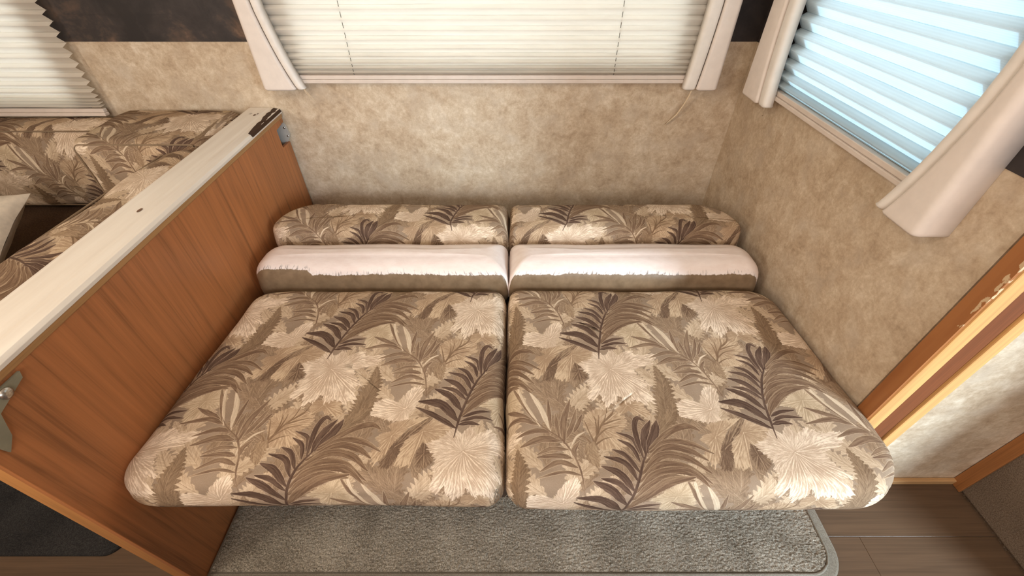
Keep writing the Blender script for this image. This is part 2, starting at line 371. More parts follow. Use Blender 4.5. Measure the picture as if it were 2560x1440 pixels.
def paint_fabric():
    img = np.empty((TH, TW, 3))
    n = vnoise(TW, TH, 9, 6, 3) * 0.6 + vnoise(TW, TH, 40, 26, 4) * 0.4
    a, b = np.array((146, 127, 106.0)), np.array((174, 153, 130.0))
    img[:] = a + (b - a) * n[..., None]
    # soft background foliage
    def put(r0, r1, c0, c1, mask, colr, alpha=1.0):
        rr = np.arange(r0, r1) % TH; cc = np.arange(c0, c1) % TW
        ix = np.ix_(rr, cc)
        m = (mask * alpha)[..., None]
        img[ix] = img[ix] * (1 - m) + colr * m
    seed = [0]
    def do_blade(kind, w, pts, off):
        seed[0] += 37
        P = (np.array(pts, float) / 1000 + off) * PPM
        P = spline(P, 30)
        hw = w / 1000 * PPM * 0.5 * {'d': 1.2, 't': 1.12, 'm': 1.05}.get(kind, 1.0)
        s = np.linspace(0, 1, 30)
        prof = hw * np.clip(np.minimum(1, 0.30 + s * 3.2) * np.clip((1.03 - s) * 2.6, 0, 1) ** 0.75, 0, 1)
        if kind == 'k': prof = hw * (1 - 0.7 * s)
        pad = hw + 4
        c0, r0 = np.floor(P.min(0) - pad).astype(int); c1, r1 = np.ceil(P.max(0) + pad).astype(int)
        X, Y = np.meshgrid(np.arange(c0, c1), np.arange(r0, r1))
        best = np.full(X.shape, 1e9); bs = np.zeros(X.shape); bt = np.zeros(X.shape); bw = np.zeros(X.shape)
        for i in range(29):
            A, B = P[i], P[i + 1]; d = B - A; L2 = d @ d + 1e-9
            t = np.clip(((X - A[0]) * d[0] + (Y - A[1]) * d[1]) / L2, 0, 1)
            dx = X - A[0] - t * d[0]; dy = Y - A[1] - t * d[1]
            D = np.hypot(dx, dy)
            m = D < best
            best[m] = D[m]; bs[m] = (s[i] + t[m] / 29); bt[m] = (np.sign(d[0] * dy - d[1] * dx) * D)[m]
            bw[m] = (prof[i] * (1 - t) + prof[i + 1] * t)[m]
        Ltot = np.hypot(*np.diff(P, axis=0).T).sum()
        frq = 0.30
        st = streak(bt * frq + seed[0], bs * Ltot / 45 + seed[0] * 1.7) * 0.65 + streak(bt * 0.9 + seed[0], bs * Ltot / 16) * 0.35
        ragged = bw * (0.93 + 0.12 * streak(bs * Ltot / 7 + seed[0], np.sign(bt) * 3 + 9.0))
        if kind in 'bfgj':
            tooth = (bs * Ltot / 26 - best / 34 + seed[0] * .31 + 0.4 * (bt > 0)) % 1.0
            ragged = ragged * (1.0 - 0.42 * tooth ** 1.3)
            st = 0.55 * st + 0.45 * streak((bs * Ltot - best * 1.3) / 4.5 + seed[0], best / 26 + 5 * (bt > 0))
        mask = np.clip(ragged - best + 0.5, 0, 1)
        dk, lt, rim = (np.array(c, float) for c in PAL[kind])
        if kind in 'dmtp' and len(pts) != 7:
            rm = np.clip(ragged + 2.6 - best, 0, 1)
            put(r0, r1, c0, c1, rm, rim, 0.75)
        k = np.clip((st - 0.5) * 1.7 + 0.42 + 0.18 * (bt / (bw + 1)), 0, 1)[..., None]
        colr = dk + (lt - dk) * k
        if kind in 'bfgj':
            vein = np.clip(1.6 - best, 0, 1)[..., None] * 0.7
            colr = colr * (1 - vein) + rim * vein
        put(r0, r1, c0, c1, mask, colr, 0.95)
    def do_leaf(kind, cen, pts, off):
        seed[0] += 53
        P = (np.array(pts, float) / 1000 + off) * PPM
        C = (np.array(cen, float) / 1000 + off) * PPM
        c0, r0 = np.floor(P.min(0) - 8).astype(int); c1, r1 = np.ceil(P.max(0) + 8).astype(int)
        X, Y = np.meshgrid(np.arange(c0, c1).astype(float), np.arange(r0, r1).astype(float))
        ang = np.arctan2(Y - C[1], X - C[0]); R = np.hypot(X - C[0], Y - C[1])
        jag = streak(ang * 24 + seed[0], R / 30.0) - 0.5
        jag2 = streak(ang * 60 + seed[0], R / 14.0) - 0.5
        sc = 1 + 0.15 * jag + 0.15 * jag2
        XX = C[0] + (X - C[0]) * sc; YY = C[1] + (Y - C[1]) * sc
        ins = np.zeros(X.shape, bool)
        for i in range(len(P)):
            x1, y1 = P[i]; x2, y2 = P[i - 1]
            if y1 == y2: continue
            cnd = ((y1 > YY) != (y2 > YY)) & (XX < (x2 - x1) * (YY - y1) / (y2 - y1) + x1)
            ins ^= cnd
        # veins fan out from the centre, fine hatching follows them
        bend = ang + 0.05 * np.sin(R / 30.0 + seed[0])
        st = 0.20 * streak(bend * 14 + seed[0], R / 50.0) + 0.40 * streak(bend * 40 + seed[0], R / 22.0) + 0.40 * streak(bend * 85, R / 11.0)
        Rm = np.hypot(P[:, 0] - C[0], P[:, 1] - C[1])
        blot = streak(X / 42 + seed[0], Y / 42)
        st = st + 0.26 * (np.clip(R / np.percentile(Rm, 75), 0, 1.2) - 0.68) + 0.30 * (blot - 0.5)
        for V in P[Rm > np.percentile(Rm, 55)]:          # pale veins out to the long lobes
            va = np.arctan2(V[1] - C[1], V[0] - C[0])
            da = np.abs((ang - va + np.pi) % (2 * np.pi) - np.pi) * R
            st = st + 0.24 * np.clip(1 - da / 3.0, 0, 1) - 0.16 * np.clip(1 - np.abs(da - 6) / 4.0, 0, 1)
        fine = streak(X * 0.45 + Y * 0.2, Y * 0.45)
        k = np.clip((st - 0.5) * 2.3 + 0.50 + 0.3 * (fine - 0.5), 0, 1)
        dk, lt, rim = (np.array(c, float) for c in PAL[kind])
        put(r0, r1, c0, c1, ins.astype(float), dk + (lt - dk) * k[..., None], 0.96)
    offs = [np.array((RX / 4, RY * 0.30)), np.array((RX * 3 / 4, RY * 0.80))]
    fr = np.random.RandomState(17)
    for n_i in range(44):
        a = fr.uniform(0.4, 2.7)
        L = fr.uniform(90, 150)
        p0 = np.array((fr.uniform(0, RX * 500), fr.uniform(0, RY * 1000)))
        dv = np.array((math.cos(a), math.sin(a))); nv = np.array((-dv[1], dv[0])) * fr.uniform(-18, 18)
        q = [tuple(p0), tuple(p0 + dv * L * .5 + nv), tuple(p0 + dv * L)]
        kd, wd = 'ggj'[n_i % 3], fr.uniform(34, 58)
        for o2 in (np.zeros(2), np.array((RX / 2, RY / 2))): do_blade(kd, wd, q, o2)
    for off in offs:
        for q in LEAVES:
            if q[0] in 'hr': do_leaf(*q, off)
    for off in offs:
        for q in LEAVES:
            if q[0] == 'y': do_leaf(*q, off)
        for q in BLADES:
            if q[0] in 'fk': do_blade(*q, off)
    for off in offs:
        for q in LEAVES:
            if q[0] == 'w': do_leaf(*q, off)
    for off in offs:
        for q in sorted(BLADES, key=lambda q: len(q[2]) == 7):
            if q[0] in 'tpb': do_blade(*q, off)
    for off in offs:
        for q in sorted(BLADES, key=lambda q: len(q[2]) == 7):
            if q[0] in 'dm': do_blade(*q, off)
    g = np.random.RandomState(5).rand(TH, TW) - 0.5
    img += (g * 17)[..., None]
    gr = img.mean(2, keepdims=True)
    img = (gr + (img - gr) * 0.78) * np.array((0.985, 0.962, 0.948))
    img = 150 + (img - 150) * 1.10
    return np.clip(img / 255, 0, 1)

def fabric_material():
    px = np.ones((TH, TW, 4), dtype=np.float32)
    px[..., :3] = paint_fabric()
    im = bpy.data.images.new('leaf_print_repeat', TW, TH)
    im.pixels.foreach_set(px.ravel())
    im.update()
    k = NT('leaf_print_upholstery')
    uv = k.coord('UV')
    # UVs are metres on the cloth; the repeat's first frond foot sits at (RX/4, RY*0.30)
    mp = k.n('ShaderNodeMapping', {'Vector': uv, 'Scale': (1 / RX, 1 / RY, 1), 'Location': (0.25, 0.30, 0)})
    tx = k.n('ShaderNodeTexImage', {'Vector': mp.outputs[0]}, image=im, extension='REPEAT', interpolation='Cubic')
    wv = k.noise(k.mapped((900, 900, 900)), 1.0, 2, 0.6)
    c = k.mix(k.math('MULTIPLY', k.step(wv, 0.35, 0.75), 0.16), tx.outputs['Color'], (96, 80, 62))
    slack = k.noise(k.coord(), 9, 2)
    k.bump(k.math('ADD', k.math('MULTIPLY', wv, 0.25), slack), 0.22, 0.004)
    return k.col(c, 0.85, 0.12)
FABRIC = fabric_material()
WALLPAPER = m_wallpaper()
BORDER = m_border()
OAK = m_wood('orange_oak_veneer', (172, 110, 66), 'z', 0.9)
OAK_EDGE = m_wood('oak_edge_band', (176, 132, 84), 'y', 0.6, rings=False)
OAK_FRONT = m_wood('oak_front_edge', (186, 130, 76), 'z', 0.5, rings=False)
TRIM_BROWN = m_wood('brown_trim_wood', (150, 98, 56), 'z', 0.7, rings=False)
TRIM_LIGHT = m_wood('light_oak_trim', (203, 155, 98), 'z', 0.6, rings=False)
TRIM_DARK = m_wood('dark_walnut_trim', (116, 66, 38), 'z', 0.7, rings=False)
BASE_LIGHT = m_wood('light_baseboard_wood', (190, 150, 104), 'x', 0.5, rings=False)
PLANK = m_wood('brown_floor_plank', (98, 77, 59), 'x', 0.8, 0.5, rings=False)
CAP = m_paintwood()
PAD = m_plain('cream_leatherette', (226, 214, 204), 0.42, 0.35, var=0.02)
PAD2 = m_plain('cream_leatherette_return', (230, 222, 213), 0.42, 0.35, var=0.02)
RAIL = m_plain('beige_rail', (214, 200, 188), 0.4, 0.4, var=0.02)
SHADE_W = m_shade('cream_pleated_cloth', (243, 236, 225), 0.36)
SHADE_B = m_shade('white_pleated_cloth', (226, 238, 243), 0.55, 0.14)
GLASS = m_glass()
FRAME = m_plain('black_window_frame', (28, 28, 30), 0.5)
PLATE = m_plain('zinc_plate', (190, 184, 176), 0.42, 0.5, 0.15, 0.04)
PLATE2 = m_plain('painted_steel_plate', (140, 136, 116), 0.45, 0.4, 0.2, 0.05)
STEEL = m_plain('screw_steel', (200, 196, 188), 0.25, 0.5, 0.9, 0.03)
CORD = m_plain('grey_cord', (120, 116, 106), 0.8)
THREAD = m_plain('beige_thread', (218, 197, 166), 0.9)
RUGM = m_carpet('grey_rug_pile', (90, 83, 72), (142, 133, 120), (194, 185, 170), 330, 0.25)
RUGB = m_carpet('grey_rug_binding', (128, 121, 109), (150, 142, 129), (172, 164, 150), 500)
WALLCARPET = m_carpet('brown_wall_carpet', (92, 78, 66), (114, 98, 84), (134, 118, 102), 300)
MATM = m_carpet('charcoal_mat', (44, 43, 44), (58, 57, 57), (76, 74, 73), 380)
VELVET = m_carpet('dark_brown_bench_cloth', (70, 53, 41), (82, 63, 49), (94, 74, 58), 200)
LINEN = m_plain('pale_linen', (204, 192, 175), 0.9, 0.1, var=0.06, scale=45)
PIPE = m_plain('tan_piping', (134, 114, 92), 0.85, 0.1)
DARKBOX = m_plain('dark_base_board', (66, 50, 38), 0.7)
CEIL = m_plain('white_ceiling_panel', (228, 224, 216), 0.7, var=0.02)

YB, XR, XP = 1.52, 0.78, -0.80          # back wall, right wall, partition face

# ------------------------------------------------------------------ room shell
wall_back = boxes('wall_back', [
    (-2.14, XR + .035, YB, YB + .04, -0.02, 0.762), (-2.14, -1.95, YB, YB + .04, 0.762, 2.0), (-1.47, -0.70, YB, YB + .04, 0.762, 2.0),
    (0.55, XR + .035, YB, YB + .04, 0.762, 2.0), (-1.95, -1.47, YB, YB + .04, 1.62, 2.0), (-0.70, 0.55, YB, YB + .04, 1.62, 2.0),
    (-0.70, 0.55, YB, YB + .04, 0.762, 0.885)], WALLPAPER)
wall_right = boxes('wall_right', [
    (XR, XR + .035, 0.535, 1.519, 0, 0.90), (XR, XR + .035, 0.535, 0.70, 0.90, 2.0), (XR, XR + .035, 1.265, 1.519, 0.90, 2.0),
    (XR, XR + .035, 0.70, 1.265, 1.62, 2.0)], WALLPAPER)
wall_return = box('wall_return', XR + .036, 2.4, 0.562, 0.60, 0, 2.0, WALLPAPER)
wall_left = box('wall_left', -2.14, -2.10, -1.5, YB, 0, 2.0, WALLPAPER)
wall_front = box('wall_front', -2.14, 2.44, -1.54, -1.5, 0, 2.0, WALLPAPER)
wall_far = box('wall_far_right', 2.40, 2.44, -1.5, 0.60, 0, 2.0, WALLPAPER)
ceiling = boxes('ceiling', [(-2.14, 2.44, -1.54, 0.60, 2.0, 2.04), (-2.14, XR + .035, 0.60, YB + .04, 2.0, 2.04)], CEIL)
for o in (wall_back, wall_right, wall_return, wall_left, wall_front, wall_far, ceiling): tag(o, kind='structure')

def border(parent, *b): box('wallpaper_border', *b, BORDER, parent)
for b in ((-1.47, -1.20, 1.5185, YB, .972, 1.62), (-1.20, -0.70, 1.5180, YB, .972, 1.62), (0.55, XR, 1.5185, YB, .972, 1.62)):
    border(wall_back, *b)
box('wallpaper_border', -1.47, -0.70, 1.5172, 1.5182, 1.045, 1.10, BORDER, wall_back)
border(wall_right, XR - .0015, XR, .545, .70, .972, 1.62)
border(wall_right, XR - .0015, XR, 1.265, YB - .003, .972, 1.62)

floor = tag(boxes('floor', [(-2.14, 2.44, -1.54, 0.60, -0.05, -0.006), (-2.14, XR + .035, 0.60, YB, -0.05, -0.006)], m_plain('sub_floor', (60, 46, 36), 0.8)), kind='structure')
rnd = random.Random(3)
for i, y in enumerate(np.arange(0.5615 - 0.152 * 13, 1.3, 0.152)):
    x = -2.14 - rnd.random() * 0.8
    while x < 2.4:
        x1 = x + 1.22
        a, b = max(x, -2.13), min(x1, 2.43)
        if y > 0.55: b = min(b, XR + .03)
        if b - a > 0.02 and y > -0.5:
            box('plank', a + .0003, b - .0003, y + .0003, y + .1517, -0.006, rnd.uniform(-0.0004, 0.0004), PLANK, floor, 0.0008, 1)
        x = x1

# unseen low block with a ledge, added to keep light off the rug's left
tag(boxes('rug_light_blocker', [(-2.09, 0.17, -1.49, -0.58, 0.0, 0.90), (-2.09, 0.20, -1.49, -0.55, 0.90, 0.93)], OAK_FRONT, None, .003), kind='structure')

# ------------------------------------------------------------------ windows (frame and pane, outside the shades)
def window(name, plane, a0, a1, z0, z1):
    if plane == 'y':
        B = lambda q0, q1, n0, n1, c0, c1: (q0, q1, YB + n0, YB + n1, c0, c1)
    else:
        B = lambda q0, q1, n0, n1, c0, c1: (XR + n0, XR + n1, q0, q1, c0, c1)
    t = .022
    f = boxes(name, [B(a0, a1, .010, .034, z0, z0 + t), B(a0, a1, .010, .034, z1 - t, z1),
                     B(a0, a0 + t, .010, .034, z0 + t, z1 - t), B(a1 - t, a1, .010, .034, z0 + t, z1 - t)], FRAME)
    tag(f, kind='structure')
    box('pane', *B(a0 + t, a1 - t, .020, .024, z0 + t, z1 - t), GLASS, f)
window('window_1', 'y', -0.70, 0.55, 0.885, 1.62)
window('window_2', 'x', 0.70, 1.265, 0.90, 1.62)
window('window_3', 'y', -1.95, -1.47, 0.762, 1.62)

# ------------------------------------------------------------------ pleated shades
def shade(name, plane, a0, a1, n_c, zrail, pleats, depth, mat, label, cords=()):
    """plane 'y': runs along x on the back wall; 'x': runs along y on the right wall. n_c: centre distance from the wall into the room"""
    def P(a, n, z):
        return (a, YB - n, z) if plane == 'y' else (XR - n, a, z)
    am = (a0 + a1) / 2
    root = empty(name, P(am, n_c, zrail), label=label, cat='window shade', group='pleated window shades')
    rows = []
    z = zrail + .024
    k = 0
    rows.append((z, n_c - depth / 2))
    while z < 1.60:
        h = pleats[min(k, len(pleats) - 1)]
        dd = depth * (1.0 if h > .016 else 0.85)
        rows.append((z + h * 0.68, n_c + dd / 2))
        rows += [(z + h - .0014, n_c - dd / 2 + .001), (z + h - .0008, n_c - dd / 2 - .004), (z + h, n_c - dd / 2 + .0005)]
        z += h; k += 1
    NA = 14
    V, F = [], []
    for j, (z, n) in enumerate(rows):
        for i in range(NA + 1):
            a = a0 + (a1 - a0) * i / NA
            w = 0.0012 * mn.noise(Vector((a * 5, j * 3.1, n_c)))
            V.append(P(a, n + 0.6 * w, z + w))
    for j in range(len(rows) - 1):
        for i in range(NA):
            q = j * (NA + 1) + i
            F.append((q, q + 1, q + NA + 2, q + NA + 1))
    raw('pleated_cloth', V, F, mat, root)
    def B(q0, q1, n0, n1, c0, c1):
        return (q0, q1, YB - n1, YB - n0, c0, c1) if plane == 'y' else (XR - n1, XR - n0, q0, q1, c0, c1)
    bm = bmesh.new()
    add_box(bm, *B(a0, a1, n_c - .010, n_c + .010, zrail, zrail + .011), bev=.002)
    add_box(bm, *B(a0 + .001, a1 - .001, n_c - .010, n_c + .006, zrail + .0112, zrail + .0235), bev=.002)
    bm_obj('bottom_rail', bm, RAIL, root)
    box('head_rail', *B(a0, a1, n_c - .012, n_c + .012, 1.605, 1.64), RAIL, root, 0.002)
    for a in cords:
        tube('lift_cord', [P(a, n_c, zrail + .02), P(a, n_c, 1.3), P(a, n_c, 1.61)], .0011, CORD, root, 5)
    return root

shade('pleated_shade', 'y', -0.765, 0.655, .018, .855, [.013, .014, .017, .0195, .0225, .025, .027, .028], .020, SHADE_W,
      'cream pleated shade with two lift cords over the wide back window above the sofa', (-0.52, 0.335))
shade('pleated_shade', 'x', 0.66, 1.30, .018, .874, [.022, .026, .031, .035, .036], .019, SHADE_B,
      'bright bluish white pleated shade glowing in the right wall window')
shade('pleated_shade', 'y', -1.99, -1.402, .030, .752, [.0095, .0095, .010, .012, .020, .024, .026, .028, .029], .022, SHADE_W,
      'cream pleated shade with scalloped edge above the floral bench at far left')

# ------------------------------------------------------------------ padded window side boards
def side_board(label, plane, outer, s_bot, s_top, ret, d, zb, thread=None):
    """front board from outer edge to a seam that leans outward going up, and a return board back to the wall"""
    sg = 1 if s_bot > outer else -1
    def P(a, n, z):
        return (a, YB - n, z) if plane == 'y' else (XR - n, a, z)
    root = empty('window_side_board', P((outer + s_bot) / 2, d, zb), label=label, cat='window trim', group='padded boards beside the windows')
    zt = 1.66
    NZ = 16
    def seam(z):
        t = (z - zb) / 0.25
        e = s_bot + (s_top - s_bot) * min(1.0, (1 - math.exp(-1.15 * t)) / (1 - math.exp(-1.15)) if t < 1 else 1.0 + 0.12 * (1 - math.exp(-(t - 1))))
        return e
    def loft(nm, sec, mat):
        V, F = [], []
        zz = [zb + (zt - zb) * (j / NZ) ** 1.6 for j in range(NZ + 1)]
        zs = [zz[0]] + zz + [zz[-1]]
        m = None
        for j, z in enumerate(zs):
            s = sec(seam(z))
            m = len(s)
            inset = 0.004 if j in (0, len(zs) - 1) else 0.0
            ca = sum(q[0] for q in s) / m; cn = sum(q[1] for q in s) / m
            for a, n in s:
                if inset:
                    L = math.hypot(a - ca, n - cn) or 1
                    a -= (a - ca) / L * inset; n -= (n - cn) / L * inset
                zj = z + (0.004 if (j == 1) else 0) 
                V.append(P(a, n, zj))
        for j in range(len(zs) - 1):
            for i in range(m):
                F.append((j * m + i, j * m + (i + 1) % m, (j + 1) * m + (i + 1) % m, (j + 1) * m + i))
        F.append(tuple(range(m))); F.append(tuple((len(zs) - 1) * m + i for i in range(m)))
        bm = bmesh.new()
        vs = [bm.verts.new(v) for v in V]
        for f in F: bm.faces.new([vs[i] for i in f])
        o = bm_obj(nm, bm, mat, root, True)
        return o
    def rounded(c0, c1, n0, n1, r):
        """rectangle in (a, n) with round corners on the room side"""
        out = []
        for (ca, cn, q0) in ((c1 - sg * r, n1 - r, 0), (c0 + sg * r, n1 - r, 1)):
            for i in range(6):
                t = math.pi / 2 * (i / 5 + q0)
                out.append((ca + sg * r * math.cos(t), cn + r * math.sin(t)))
        out += [(c0, n0), (c1, n0)]
        return out
    def ell(c0, c1, r, r0):
        out = []
        for (ca, cn, q0, rr_) in ((c1 - sg * r, d - r, 0, r), (c0 + sg * r0, d - r0, 1, r0)):
            for i in range(7):
                t = math.pi / 2 * (i / 6 + q0)
                out.append((ca + sg * rr_ * math.cos(t), cn + rr_ * math.sin(t)))
        return out + [(c0, .001), (c0 + sg * .013, .001), (c0 + sg * .013, d - .020), (c1, d - .020)]
    loft('front_board', lambda s: ell(outer, s - sg * .0008, .008, .014), PAD)
    loft('return_board', lambda s: rounded(s + sg * .0008, s + sg * (ret + .0008), .0305, d - .003, min(.012, ret * .45)), PAD2)
    if thread:
        for pts, r in thread: tube('loose_thread', pts, r, THREAD, root, 5)
    return root

side_board('cream padded board left of the back window with two frayed threads at its foot', 'y', -0.815, -0.708, -0.768, .026, .060, .842,
           thread=[([(-.685, 1.468, .845), (-.680, 1.467, .832), (-.672, 1.467, .822), (-.677, 1.468, .810)], .0007),
                   ([(-.684, 1.468, .845), (-.672, 1.466, .828), (-.655, 1.465, .806)], .0007)])
side_board('cream padded board right of the back window with a long cord hanging below it', 'y', 0.672, 0.603, 0.690 - .07, .040, .062, .842,
           thread=[([(.596, 1.475, .85), (.592, 1.478, .82), (.588, 1.49, .79), (.577, 1.505, .75), (.558, 1.512, .722), (.548, 1.514, .712)], .0027),
                   ([(.603, 1.475, .85), (.594, 1.48, .825), (.590, 1.49, .80)], .0012)])
side_board('cream padded board in the wall corner, left side of the right window', 'x', 1.400, 1.290, 1.325, .040, .060, .855,
           thread=[([(.745, 1.286, .858), (.752, 1.29, .835), (.764, 1.305, .815), (.768, 1.32, .812)], .0008)])
side_board('cream padded board nearest the camera, right side of the right window', 'x', 0.622, 0.715, 0.655, .026, .062, .838)

# ------------------------------------------------------------------ wooden partition left of the sofa
part = empty('wooden_partition', (XP - .05, 0.93, 0), label='tall orange oak partition panel with a white painted cap between sofa and bench', cat='partition')
def shear(o):
    for v in o.data.vertices:
        y = v.co.y
        v.co.x += 0.020 - 0.034 * (y - 0.33) / 1.17
    return o
# face panel with the notch for the hinge plate at its top back corner
shear(prism('side_panel', [(.300, .001), (1.512, .001), (1.512, .652), (1.447, .655), (1.447, .716), (1.512, .722), (1.512, .738), (.300, .738)], 'x', XP - .012, XP, OAK, part, .0012))
shear(box('core_board', XP - .076, XP - .021, .312, 1.440, .001, .738, OAK_FRONT, part, .002))
shear(box('edge_band', XP - .104, XP + .003,   .298, 1.514, .7385, .7525, OAK_EDGE, part, .002))
# cap with a shallow groove along it
pr = [(-.110, .7530), (.006, .7530), (.006, .760), (.001, .7668), (-.022, .7698), (-.030, .7692), (-.038, .7702), (-.098, .7705), (-.108, .767), (-.110, .762)]
shear(prism('painted_cap', [(XP + a, z) for a, z in pr], 'y', .294, 1.516, CAP, part, .0008))
# chipped dark patch at the cap's back end
bm = bmesh.new()
rr = random.Random(5)
yy = np.linspace(1.28, 1.512, 14)
top = [bm.verts.new((XP + .0015 - (0.004 + .016 * ((y - 1.28) / .23) ** .8) * (0.75 + .5 * rr.random()), y, .7706)) for y in yy]
bot = [bm.verts.new((XP + .0035, y, .7658)) for y in yy]
low = [bm.verts.new((XP + .0072, y, .7585)) for y in yy]
for i in range(13):
    bm.faces.new((top[i], top[i + 1], bot[i + 1], bot[i])); bm.faces.new((bot[i], bot[i + 1], low[i + 1], low[i]))
o = shear(bm_obj('chipped_patch', bm, m_plain('bare_dark_wood', (62, 40, 26), 0.6), part))
o['label'] = 'dark chipped patch on the cap'
for (x, y, r) in ((-.052, 1.44, .006), (-.046, 1.452, .004), (-.05, .83, .007)):
    bm = bmesh.new()
    bmesh.ops.create_circle(bm, cap_ends=True, segments=10, radius=r)
    for v in bm.verts: v.co = Vector((XP + x + v.co.x * .6, y + v.co.y * 1.3, .7712))
    shear(bm_obj('nail_mark', bm, m_plain('rust_stain', (112, 84, 64), 0.7), part))

def screw(loc, axis, r, parent):
    bm = bmesh.new()
    bmesh.ops.create_uvsphere(bm, u_segments=12, v_segments=6, radius=r)
    for v in bm.verts:
        c = v.co
        v.co = Vector((loc[0] + (c.x * .5 if axis == 'x' else c.x), loc[1] + (c.y * .5 if axis == 'y' else c.y), loc[2] + c.z))
    return bm_obj('screw', bm, STEEL, parent, True)

hp = prism('hinge_plate', [(-.862, .722), (-.826, .727), (-.811, .715), (-.806, .680), (-.809, .668), (-.829, .640), (-.843, .646)], 'y', 1.507, 1.5135, PLATE)
tag(hp, 'small grey metal plate with two screws where the partition meets the back wall', 'bracket')
for z, x in ((.703, -.816), (.673, -.813)): screw((x, 1.5065, z), 'y', .0042, hp)
bp = prism('bracket_plate', [(.408, .735), (.404, .724), (.378, .715), (.350, .706), (.336, .668), (.318, .650), (.302, .735)], 'x', XP + .0222, XP + .0262, PLATE2)
tag(bp, 'greenish grey steel bracket on the near end of the oak partition', 'bracket')
screw((XP + .0272, .374, .724), 'x', .010, bp)

# ------------------------------------------------------------------ cushion maker
def outline(x0, x1, y0, y1, r, n_arc=12, n_edge=26):
    """r = (front-left, front-right, back-right, back-left) corner radii; returns points and outward normals, counter-clockwise"""
    P, N = [], []
    cs = [((x0 + r[0], y0 + r[0]), r[0], math.pi), ((x1 - r[1], y0 + r[1]), r[1], 1.5 * math.pi),
          ((x1 - r[2], y1 - r[2]), r[2], 0), ((x0 + r[3], y1 - r[3]), r[3], .5 * math.pi)]
    for i, ((cx, cy), rad, a0) in enumerate(cs):
        for k in range(n_arc + 1):
            a = a0 + math.pi / 2 * k / n_arc
            P.append((cx + rad * math.cos(a), cy + rad * math.sin(a))); N.append((math.cos(a), math.sin(a)))
        (nx, ny), nr, na = cs[(i + 1) % 4]
        q = (nx + nr * math.cos(na), ny + nr * math.sin(na))
        p = P[-1]
        for k in range(1, n_edge):
            t = k / n_edge
            P.append((p[0] + (q[0] - p[0]) * t, p[1] + (q[1] - p[1]) * t)); N.append((math.cos(na), math.sin(na)))
    return np.array(P), np.array(N)

def slab(name, mat, parent, x0, x1, y0, y1, zt, th, r, et, eb, crown=.006, uv0=(0, 0), wob=.003, uvrot=0.0, bow=0.0, xf=None, seed=0.0, uvs=(1, 1)):
    P, N = outline(x0, x1, y0, y1, r)
    m = len(P)
    c = np.array(((x0 + x1) / 2, (y0 + y1) / 2))
    rings = []                                     # (xy, z, uv)
    inner, _ = outline(x0 + et, x1 - et, y0 + et, y1 - et, [max(q - et, .004) for q in r])
    for s in np.linspace(0.04, 1, 22):
        q = c + (inner - c) * s
        rings.append((q, zt + crown * (1 - s ** 2.5), q))
    NA = 9
    for i in range(1, NA + 1):
        a = math.pi / 2 * i / NA
        rings.append((inner + (P - inner) * math.sin(a), zt - et * (1 - math.cos(a)), inner + N * (et * a)))
    arc = et * math.pi / 2
    side = max(0.0, th - et - eb)
    for i in range(1, 5):
        b = 0.004 * math.sin(math.pi * i / 5)
        rings.append((P + N * b, zt - et - side * i / 4, inner + N * (arc + side * i / 4)))
    for i in range(1, 8):
        a = math.pi / 2 * i / 7
        rings.append((P - (P - inner) * (eb / et) * (1 - math.cos(a)), zt - et - side - eb * math.sin(a), inner + N * (arc + side + eb * a)))
    V, U, F = [], [], []
    for q, z, u in rings:
        for i in range(m):
            x, y = q[i]
            w = mn.noise(Vector((x * 6 + seed, y * 6, z * 6))) * wob + mn.noise(Vector((x * 17 + seed, y * 17, z * 9))) * wob * .35
            y2 = y - bow * max(0, 1 - ((x - c[0]) / (x1 - x0) * 2) ** 2) * (1 if y < c[1] else 0) * min(1, (c[1] - y) / (c[1] - y0))
            V.append((x + N[i][0] * w, y2 + N[i][1] * w, z + w))
            ux, uy = u[i] - np.array(uv0)
            if uvrot:
                ca, sa = math.cos(uvrot), math.sin(uvrot)
                ux, uy = ux * ca - uy * sa, ux * sa + uy * ca
            U.append((ux * uvs[0], uy * uvs[1]))
    for j in range(len(rings) - 1):
        for i in range(m):
            F.append((j * m + i, (j + 1) * m + i, (j + 1) * m + (i + 1) % m, j * m + (i + 1) % m))
    F.append(tuple(range(m)))
    F.append(tuple((len(rings) - 1) * m + i for i in range(m))[::-1])
    if xf: V = [xf(v) for v in V]
    return raw(name, V, F, mat, parent, True, U)

# ------------------------------------------------------------------ sofa folded flat into a bed
sofa = empty('sofa_bed', (0, .75, 0), label='tan leaf print sofa folded out flat with white peeling bolsters, below the back window', cat='sofa bed')
UV0 = (.199, .652)
def flare(v):
    q = (.92 - v[1]) / .58
    return (v[0] * (1 + (.068 if v[0] < 0 else .053) * q), v[1], v[2] + .008 * (1 - q))
o = slab('seat_cushion', FABRIC, sofa, -.748, -.0185, .345, .925, .451, .130, (.070, .035, .03, .06), .040, .055, .006, UV0, .0035, bow=-.004, seed=1, xf=flare)
o['label'] = 'left floral seat cushion'
o = slab('seat_cushion', FABRIC, sofa, -.0085, .757, .343, .927, .453, .132, (.04, .100, .075, .025), .040, .055, .006, UV0, .0035, bow=.004, seed=5, xf=flare)
o['label'] = 'right floral seat cushion'
VP = m_vinyl_paint(.938)
o = slab('bolster', VP, sofa, -.772, -.0125, .941, 1.100, .513, .15, (.05, .014, .012, .075), .062, .03, .004, (0, 0), .002, seed=9)
o['label'] = 'left bolster of brown vinyl under peeling white paint'
o = slab('bolster', VP, sofa, -.0075, .745, .941, 1.100, .514, .15, (.012, .045, .075, .012), .062, .03, .004, (0, 0), .002, seed=12)
o['label'] = 'right bolster of brown vinyl under peeling white paint'
o = slab('back_cushion', FABRIC, sofa, -.780, -.0125, 1.113, 1.288, .533, .14, (.05, .02, .03, .13), .035, .03, .004, (-.21, 1.118), .0025, seed=17)
o['label'] = 'left floral back cushion'
